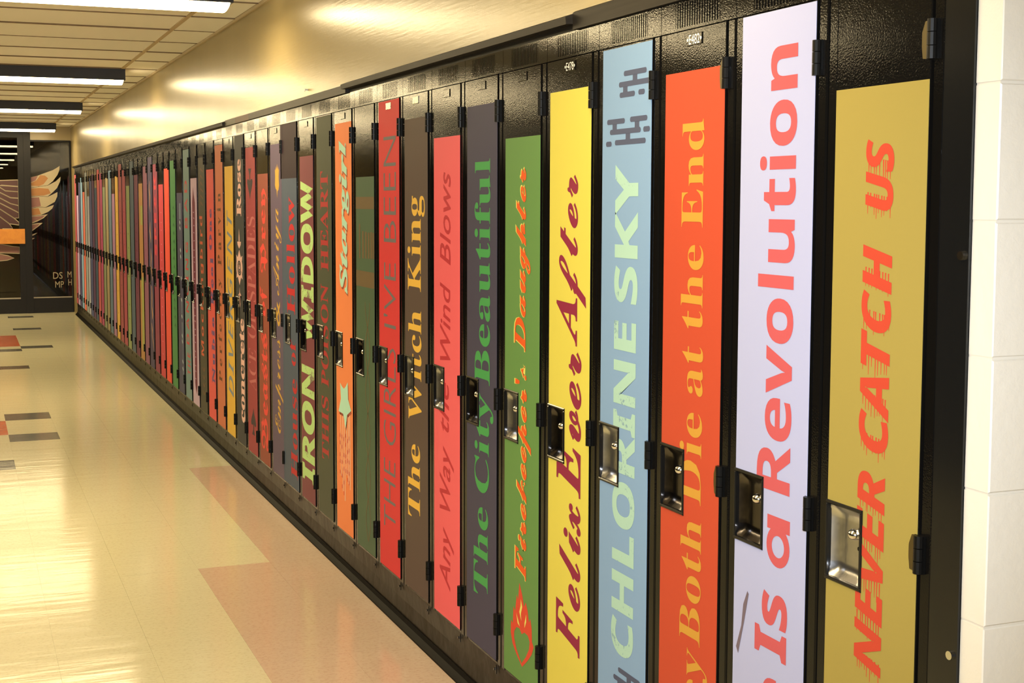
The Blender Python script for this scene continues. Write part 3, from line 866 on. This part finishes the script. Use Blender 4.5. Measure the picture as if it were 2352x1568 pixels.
hb.poly([(loc(6,a),z) for a,z in [(-0.0518,0.3015),(-0.0541,0.3175),(-0.0664,0.3116),(-0.0708,0.3625),(-0.083,0.3508),(-0.0945,0.4015),(-0.1042,0.3891),(-0.1132,0.4405),(-0.1348,0.4089),(-0.1468,0.3805),(-0.1583,0.3968),(-0.1724,0.3767),(-0.182,0.3461),(-0.191,0.3599),(-0.2004,0.3349),(-0.1732,0.3081),(-0.1499,0.3094),(-0.1312,0.299),(-0.1145,0.3109),(-0.093,0.3082),(-0.0763,0.2917)]], S1)
hb.build('flaming_heart', k3, spine_of[6])
tb = MB()
for p in ([(-0.1255,0.3969),(-0.1351,0.3771),(-0.1259,0.3557),(-0.1299,0.3362),(-0.114,0.3579),(-0.1233,0.3775)],[(-0.0926,0.3498),(-0.1192,0.317),(-0.1025,0.3224)],[(-0.1633,0.3647),(-0.1635,0.3424),(-0.1521,0.3231),(-0.1519,0.3371)]):
    tb.poly([(loc(6,a),z) for a,z in p], S2)
tb.build('flame_tongues', k2, spine_of[6])
# 7 purple-grey
k = vinyl('print_07', (82,158,70), 7)
for t, z0, z1, a, c in (('Beautiful',0.9631,1.6249,-0.1915,-0.0644),('City',0.6353,0.9323,-0.2187,-0.0664),('The',0.3201,0.5919,-0.1791,-0.0603)):
    word(7, t, 'b', z0, z1, a, c, k, 0.0)
# 8 coral
k = vinyl('print_08', (205,55,50), 8)
for t, z0, z1, a, c in (('Blows',1.3008,1.5936,-0.1596,-0.0601),('Wind',0.9926,1.2441,-0.1556,-0.0595),('the',0.7665,0.9261,-0.1434,-0.0481),('Way',0.5087,0.7188,-0.1878,-0.0561),('Any',0.257,0.4548,-0.1879,-0.0556)):
    word(8, t, 'n', z0, z1, a, c, k, 0.006, 0.28)
# 9 brown
k = vinyl('print_09', (250,182,60), 9)
word(9, 'King', 'b', 1.199, 1.5196, -0.215, -0.0311, k); word(9, 'Witch', 'b', 0.7537, 1.1331, -0.178, -0.035, k); word(9, 'The', 'b', 0.4163, 0.6742, -0.1622, -0.03, k)
# 10 scarlet
k = vinyl('print_10', (125,108,85), 10)
for t, z0, z1, a, c in (('BEEN',1.3556,1.7307,-0.2051,-0.0599),("I'VE",1.0477,1.2824,-0.2013,-0.055),('GIRLS',0.6216,0.9768,-0.1976,-0.0502),('THE',0.3135,0.5673,-0.1888,-0.051)):
    word(10, t, 'n', z0, z1, a, c, k, -0.012, 0.0)
# 11 olive with brown bands
k = vinyl('print_11', (120,92,50), 11)
for z0, z1 in ((1.4718,1.5175),(1.176,1.236)):
    MB().box(S1, T, -0.1205, 0.1205, z0, z1).build('brown_band', k, spine_of[11])
for q, (a, z0, z1) in enumerate(((-0.050,1.283,1.415),(-0.095,1.284,1.388),(-0.135,1.285,1.386),(-0.172,1.286,1.384),(-0.205,1.287,1.386),(-0.232,1.287,1.384))):
    line(11, [(a, z0), (a, z1)], 0.022 if q else 0.016, k, 'brown_stripe')
for ph in (0, math.pi):
    pts = [(-0.150+0.030*math.sin(2*math.pi*(z-0.2)/0.33+ph), z) for z in [0.20+0.92*q/60 for q in range(61)]]
    line(11, pts, 0.006, k, 'twisted_line')
# 12 light orange
k = vinyl('print_12', (196,222,158), 12); kb = vinyl('print_12_brown', (178,84,48), 12); kw = vinyl('print_12_cream', (255,205,140), 12); kr = vinyl('print_12_red', (225,75,45), 12)
word(12, 'Stargirl', 'bi', 1.124, 1.7355, -0.2175, -0.068, kb, 0.02, name='lettering_shadow'); word(12, 'Stargirl', 'bi', 1.1322, 1.7435, -0.2095, -0.0602, k, 0.02, x=S2)
st = [(-0.059,0.7643),(-0.089,0.752),(-0.119,0.7468),(-0.145,0.760),(-0.1738,0.7798),(-0.178,0.712),(-0.2229,0.6718),(-0.1623,0.6463),(-0.1401,0.5885),(-0.1025,0.6422),(-0.0344,0.6441),(-0.070,0.7004)]
shape(12, [(a-0.006, z-0.010) for a, z in st], kb, 'star_shadow'); shape(12, st, k, 'star', x=S2)
for a, z1 in ((-0.0635,0.3815),(-0.0943,0.3233),(-0.1217,0.2893),(-0.1504,0.40),(-0.1772,0.3684),(-0.1995,0.3493)):
    line(12, [(a, 0.650), (a-0.002, z1)], 0.008, kw, 'star_trail')
    dots = MB()
    for q in range(5):
        zz = z1 + (0.575-z1)*(q+random.uniform(0.1,0.6))/5; a_ = a+0.0125
        dots.poly([(loc(12,a_-0.004), zz-0.008),(loc(12,a_+0.004), zz-0.008),(loc(12,a_+0.004), zz+0.008),(loc(12,a_-0.004), zz+0.008)], S2)
    dots.build('red_dots', kr, spine_of[12])['kind'] = 'stuff'
# 13 dark olive
k = vinyl('print_13', (190,60,45), 13)
for t, z0, z1, a, c in (('HEART',1.2095,1.6263,-0.1863,-0.0614),('POISON',0.7182,1.151,-0.1805,-0.0567),('THIS',0.402,0.6747,-0.177,-0.0599)):
    word(13, t, 'b', z0, z1, a, c, k, 0.004)
# 14 brick brown
k = vinyl('print_14', (206,222,112), 14, distress=(150,120,80))
word(14, 'WIDOW', 'sb', 0.875, 1.5903, -0.2405, -0.010, k, 0.022); word(14, 'IRON', 'sb', 0.2469, 0.7681, -0.2405, -0.006, k, 0.022)
# 15 slate
k = vinyl('print_15', (216,54,44), 15)
word(15, 'Hollow', 'b', 0.9779, 1.5206, -0.196, -0.035, k, 0.004); word(15, 'of', 'b', 0.7385, 0.8592, -0.20, -0.080, k); word(15, 'House', 'b', 0.2108, 0.6787, -0.2213, -0.0899, k)
# 16 mauve
k = vinyl('print_16', (232,168,58), 16)
word(16, 'Aniya', 'bscr', 1.0452, 1.4669, -0.229, -0.0478, k, -0.004); word(16, '&', 'n', 0.8957, 1.0194, -0.1882, -0.0535, k); word(16, 'Empress', 'bscr', 0.3719, 0.8335, -0.2387, -0.0566, k, -0.004)
shape(16, [(-0.105,1.655),(-0.118,1.648),(-0.125,1.668),(-0.138,1.652),(-0.152,1.680),(-0.163,1.652),(-0.178,1.668),(-0.183,1.648),(-0.194,1.655),(-0.185,1.618),(-0.192,1.575),(-0.180,1.555),(-0.158,1.548),(-0.146,1.515),(-0.136,1.555),(-0.118,1.560),(-0.103,1.578),(-0.110,1.618)], k, 'crown_emblem')
# 17 rust
k = vinyl('print_17', (255,82,56), 17)
word(17, 'Prey', 'bfrak', 1.1374, 1.5635, -0.2181, -0.0466, k, 0.008); word(17, 'of', 'bfrak', 0.9177, 1.0667, -0.2009, -0.0332, k, 0.008); word(17, 'Beasts', 'bfrak', 0.2328, 0.8347, -0.1994, -0.0308, k, 0.008)
# 18 brownish red
k = vinyl('print_18', (208,110,84), 18); ks = vinyl('print_18_dark', (74,60,48), 18)
word(18, 'SPADES', 'b', 0.9742, 1.4203, -0.2304, -0.0233, k, -0.012); word(18, 'OF', 'b', 0.7777, 0.9172, -0.2228, -0.018, k, -0.012); word(18, 'ACE', 'b', 0.504, 0.7215, -0.2214, -0.0347, k, -0.012)
def spade(i, cy, ztip, zend, half, material):
    L = zend-ztip; pts = []
    right = [(0,0),(0.25,0.20),(0.75,0.42),(0.98,0.56),(0.85,0.66),(0.45,0.66),(0.12,0.60),(0.15,0.80),(0.55,1.0)]
    for a, t_ in right: pts.append((cy+half*a, ztip+L*t_))
    for a, t_ in reversed(right[1:]): pts.append((cy-half*a, ztip+L*t_))
    shape(i, pts, material, 'spade_emblem')
spade(18, -0.111, 1.5087, 1.671, 0.073, ks); spade(18, -0.138, 0.409, 0.262, 0.066, ks)
# 19 blackish brown
k = vinyl('print_19', (242,178,128), 19)
word(19, 'Rose', 'b', 1.4189, 1.7295, -0.177, -0.0472, k, 0.02); word(19, 'concrete', 'b', 0.2862, 0.86, -0.2198, -0.09, k, 0.02)
shape(19, [(-0.108,1.353),(-0.120,1.300),(-0.118,1.278),(-0.158,1.280),(-0.150,1.262),(-0.106,1.240),(-0.062,1.262),(-0.055,1.278),(-0.096,1.278),(-0.095,1.300)], k, 'arrow_ornament')
shape(19, [(-0.105,1.030),(-0.117,0.985),(-0.155,0.982),(-0.120,1.000),(-0.120,0.930),(-0.112,0.915),(-0.104,0.930),(-0.100,1.000),(-0.055,0.976),(-0.095,0.985)], k, 'arrow_ornament')
ring = [(-0.106+0.088*math.sin(2*math.pi*q/20), 1.137+0.060*math.cos(2*math.pi*q/20)) for q in range(20)]
shape(19, ring, k, 'rose_ornament')
shape(19, [(-0.106,1.235),(-0.150,1.192),(-0.19,1.205),(-0.180,1.175),(-0.030,1.172),(-0.022,1.205),(-0.060,1.192)], k, 'rose_ornament', x=S1+0.0003)
shape(19, [(-0.106,1.040),(-0.150,1.085),(-0.19,1.075),(-0.180,1.10),(-0.030,1.10),(-0.022,1.075),(-0.060,1.085)], k, 'rose_ornament', x=S1+0.0003)
line(19, [(-0.106+(0.012+0.048*q/40)*math.sin(q*0.42), 1.137+(0.008+0.034*q/40)*math.cos(q*0.42)) for q in range(41)], 0.010, vinyl('spine_19', (72,66,50), 19), 'rose_swirl', x=S2)
# 20 amber
k = vinyl('print_20', (132,132,112), 20); word(20, 'DIVERGENT', 'sbi', 0.3867, 1.4508, -0.205, -0.055, k, -0.022)
# 21 burnt orange
k = vinyl('print_21', (112,66,32), 21); word(21, 'Parvin', 'b', 1.1214, 1.5481, -0.1737, -0.0528, k, 0.004, spacing=1.5); word(21, 'Perfectly', 'b', 0.4261, 1.0431, -0.1875, -0.0499, k, 0.0, spacing=1.4)
# 22 tomato
k = vinyl('print_22', (112,76,90), 22)
word(22, 'One', 'b', 1.2018, 1.4545, -0.1734, -0.0744, k, 0.024, spacing=1.2); word(22, 'Real', 'b', 0.8673, 1.156, -0.2092, -0.1031, k, 0.024, spacing=1.2); word(22, 'Nubia', 'b', 0.3863, 0.8016, -0.2275, -0.1163, k, 0.024, spacing=1.2)
# 23 khaki
k = vinyl('print_23', (205,92,50), 23); kf = vinyl('print_23_faint', (120,78,42), 23)
word(23, 'Mockingbird', 'sb', 0.5165, 1.405, -0.17, -0.035, k, 0.0, spacing=1.2)
for q in range(6):
    z_ = 1.46+0.042*q; line(23, [(-0.05-0.01*(q%2), z_), (-0.09, z_+0.035), (-0.16-0.012*(q%3), z_+0.012)], 0.010, kf, 'feather_stroke')
for q in range(4):
    z_ = 0.27+0.05*q; line(23, [(-0.08, z_+0.02), (-0.13, z_), (-0.17, z_+0.03)], 0.010, kf, 'feather_stroke')
# 24 pencil
k = vinyl('print_24', (112,46,50), 24); kt = vinyl('print_24_tick', (190,150,130), 24)
shape(24, [(-0.105,1.595),(-0.125,1.545),(-0.170,1.490),(-0.170,0.300),(-0.125,0.232),(-0.082,0.300),(-0.060,1.490),(-0.085,1.545)], k, 'pencil_shape')
tk = MB()
for q in range(24):
    z_ = 0.33+1.10*q/23 + random.uniform(-0.01, 0.01); a = -0.115+random.uniform(-0.006,0.006)
    tk.ribbon([(loc(24,a-0.018), z_), (loc(24,a+0.016), z_+random.uniform(-0.004,0.006))], 0.006, x=S2)
tk.build('tick_marks', kt, spine_of[24])
# 25 grey-green
k = vinyl('print_25', (192,70,55), 25)
for t, z0, z1, a, c in (('BAD',1.3169,1.6391,-0.163,-0.0505),('DANCING',0.53,1.2235,-0.170,-0.050),('THE',0.3258,0.472,-0.1987,-0.0776)):
    word(25, t, 'sb', z0, z1, a, c, k, -0.008, spacing=1.3)
# 26 charcoal pen strokes
k = vinyl('print_26', (192,188,148), 26); kg = vinyl('print_26_grey', (120,120,105), 26)
MB().box(S1, T, loc(26,-0.175), loc(26,-0.105), 1.375, 1.485).build('pen_block', kg, spine_of[26])
for a, z0, z1, w_ in ((-0.138,1.17,1.30,0.012),(-0.155,0.985,1.10,0.016),(-0.16,0.72,0.80,0.03),(-0.168,0.535,0.66,0.03),(-0.170,0.395,0.51,0.014),(-0.180,0.23,0.33,0.03)):
    line(26, [(a, z0), (a-0.004, z1)], w_, kg, 'pen_stroke')
for a, z in ((-0.138,1.352),(-0.140,1.312),(-0.145,1.160),(-0.150,1.115),(-0.163,0.965),(-0.160,0.815),(-0.168,0.70),(-0.171,0.565),(-0.172,0.525),(-0.178,0.385),(-0.180,0.335)):
    shape(26, [(a-0.022,z-0.004),(a-0.004,z-0.018),(a+0.024,z+0.004),(a+0.004,z+0.018)], k, 'pen_mark', x=S2)
# 27 grass green: blurred darker letters; 30 and 31 broad marks; 29 ticks; 33 lighter middle
k = vinyl('print_27', (52,88,45), 27)
mk = MB()
for q in range(15):
    z_ = 0.60+0.060*q; a = -0.15+random.uniform(-0.01,0.01)
    mk.ribbon([(loc(27,a-0.03), z_), (loc(27,a), z_+0.02), (loc(27,a+0.035), z_+0.004)], 0.016, x=S1)
mk.build('blurred_lettering', k, spine_of[27])
k = vinyl('print_30', (245,72,62), 30)
word(30, 'SPEAK', 'sb', 1.075, 1.700, -0.165, -0.055, k, 0.01, spacing=1.15)
k = vinyl('print_31', (220,152,84), 31)
line(31, [(-0.10,1.66),(-0.075,1.60),(-0.115,1.54),(-0.10,1.47),(-0.13,1.41)], [0.012,0.03,0.045,0.03,0.008], k, 'script_stroke')
line(31, [(-0.115,1.335),(-0.09,1.26),(-0.125,1.20),(-0.13,1.165)], [0.008,0.04,0.03,0.006], k, 'script_stroke')
line(31, [(-0.12,1.12),(-0.14,1.05),(-0.11,0.98),(-0.19,0.90),(-0.17,0.865)], [0.01,0.035,0.02,0.04,0.008], k, 'script_stroke')
line(31, [(-0.12,0.82),(-0.14,0.74),(-0.12,0.66),(-0.16,0.585),(-0.14,0.555)], [0.02,0.03,0.03,0.05,0.02], k, 'script_stroke')
line(31, [(-0.09,0.52),(-0.13,0.46),(-0.12,0.42),(-0.17,0.36),(-0.20,0.31)], [0.01,0.04,0.02,0.02,0.006], k, 'script_stroke')
k = vinyl('print_29', (240,140,120), 29)
mk = MB()
for q in range(16):
    z_ = 0.35+1.05*q/15+random.uniform(-0.02,0.02); mk.ribbon([(loc(29,-0.10), z_), (loc(29,-0.14), z_)], 0.006, x=S1)
mk.build('tick_marks', k, spine_of[29])
k = vinyl('print_33', (165,152,64), 33)
for z0, z1 in ((1.30,1.46),(0.24,0.86)):
    MB().box(S1, T, -0.115, LY0-0.002, z0, z1).build('yellow_patch', k, spine_of[33])
def faint(i, rgb, n, z0, z1, wd=0.05):
    k = vinyl('print_%02d' % i, rgb, i); mk = MB()
    for q in range(n):
        z_ = z0+(z1-z0)*q/(n-1); a = -0.115
        mk.ribbon([(loc(i,a-wd/2), z_), (loc(i,a+wd/2), z_+random.uniform(-0.01,0.01))], 0.014, x=S1)
    mk.build('blurred_lettering', k, spine_of[i])
faint(32, (150,72,76), 11, 0.9, 1.4); faint(34, (100,36,38), 9, 0.7, 1.3); faint(36, (110,100,50), 8, 0.3, 1.2)
faint(38, (120,55,45), 14, 0.3, 1.6); faint(39, (165,95,40), 12, 0.3, 1.5, 0.03); faint(37, (130,45,50), 8, 0.8, 1.5)
faint(44, (140,50,55), 8, 0.4, 1.2); faint(40, (165,85,80), 6, 0.6, 1.2)

# ------------------------------------------------------------------ orange paper sign stuck on the mullion
def bd_sign(nt, b):
    v = coords(nt, (1, 1, 1), obj=False)
    c = ramp(nt, noise(nt, v, 14, 4, 0.6), [(0.40, (0.52, 0.20, 0.035)), (0.55, (0.58, 0.235, 0.04))])
    nt.links.new(c, b.inputs['Base Color'])
SIGN = mat('orange_paper', linear=(0.72, 0.30, 0.05), rough=0.7, build=bd_sign)
b = MB(); b.box(-1.06, -0.612, YE-0.0375, YE-0.0355, 0.930, 1.127)
b.box(-1.06, -0.683, YE-0.0355, YE-0.0345, 0.930, 1.127)
tag(b.build('paper_sign', SIGN), 'orange paper sign stuck across the dark door mullion', 'sign')

# ------------------------------------------------------------------ ceiling light fixtures
def fixture(yf, label):
    root = empty('light_fixture', (-1.46, yf+0.15, ZC))
    tag(root, label, 'ceiling light', 'black strip lights across the corridor')
    x0, x1 = -3.16+1.46, -0.242+1.46
    z0 = 2.400-ZC; d = 0.15
    h = MB()
    h.box(x0, x1, -d, -d+0.012, z0, -0.0045); h.box(x0, x1, d-0.012, d, z0, -0.0045)
    h.box(x0, x0+0.012, -d+0.012, d-0.012, z0, -0.0045); h.box(x1-0.012, x1, -d+0.012, d-0.012, z0, -0.0045)
    h.box(x0+0.012, x1-0.012, -d+0.012, d-0.012, -0.020, -0.0045)
    h.build('housing', FIXB, root)
    l = MB(); n = 10
    for q in range(n+1):
        t_ = q/n; yy = -d+0.012+(2*d-0.024)*t_
        zz = z0+0.004-0.028*math.sin(math.pi*t_)**0.6
        l.v += [(x0+0.012, yy, zz), (x1-0.012, yy, zz)]
    for q in range(n): l.f.append((2*q, 2*q+1, 2*q+3, 2*q+2))
    nb = len(l.v)
    l.v += [(x0+0.012,-d+0.012,z0+0.012),(x1-0.012,-d+0.012,z0+0.012),(x1-0.012,d-0.012,z0+0.012),(x0+0.012,d-0.012,z0+0.012)]
    l.f.append((nb, nb+3, nb+2, nb+1))
    l.f.append(tuple(range(0, 2*n+2, 2)) + (nb+3, nb)); l.f.append(tuple(reversed(range(1, 2*n+3, 2))) + (nb+1, nb+2))
    l.f.append((0, nb, nb+1, 1)); l.f.append((2*n, 2*n+1, nb+2, nb+3))
    l.build('lens', LENS, root)
    return root
fixture(-1.55, 'black strip light behind the camera position')
fixture(2.25, 'black strip light overhead beside the nearest lockers, above the frame')
fixture(6.19, 'nearest black strip light in view, cut by the top edge of the picture')
fixture(10.43, 'second black strip light from the front, its dark side face showing')
fixture(14.12, 'third black strip light from the front, just before the farthest one')
fixture(18.02, 'farthest black strip light, close to the glass end doors')
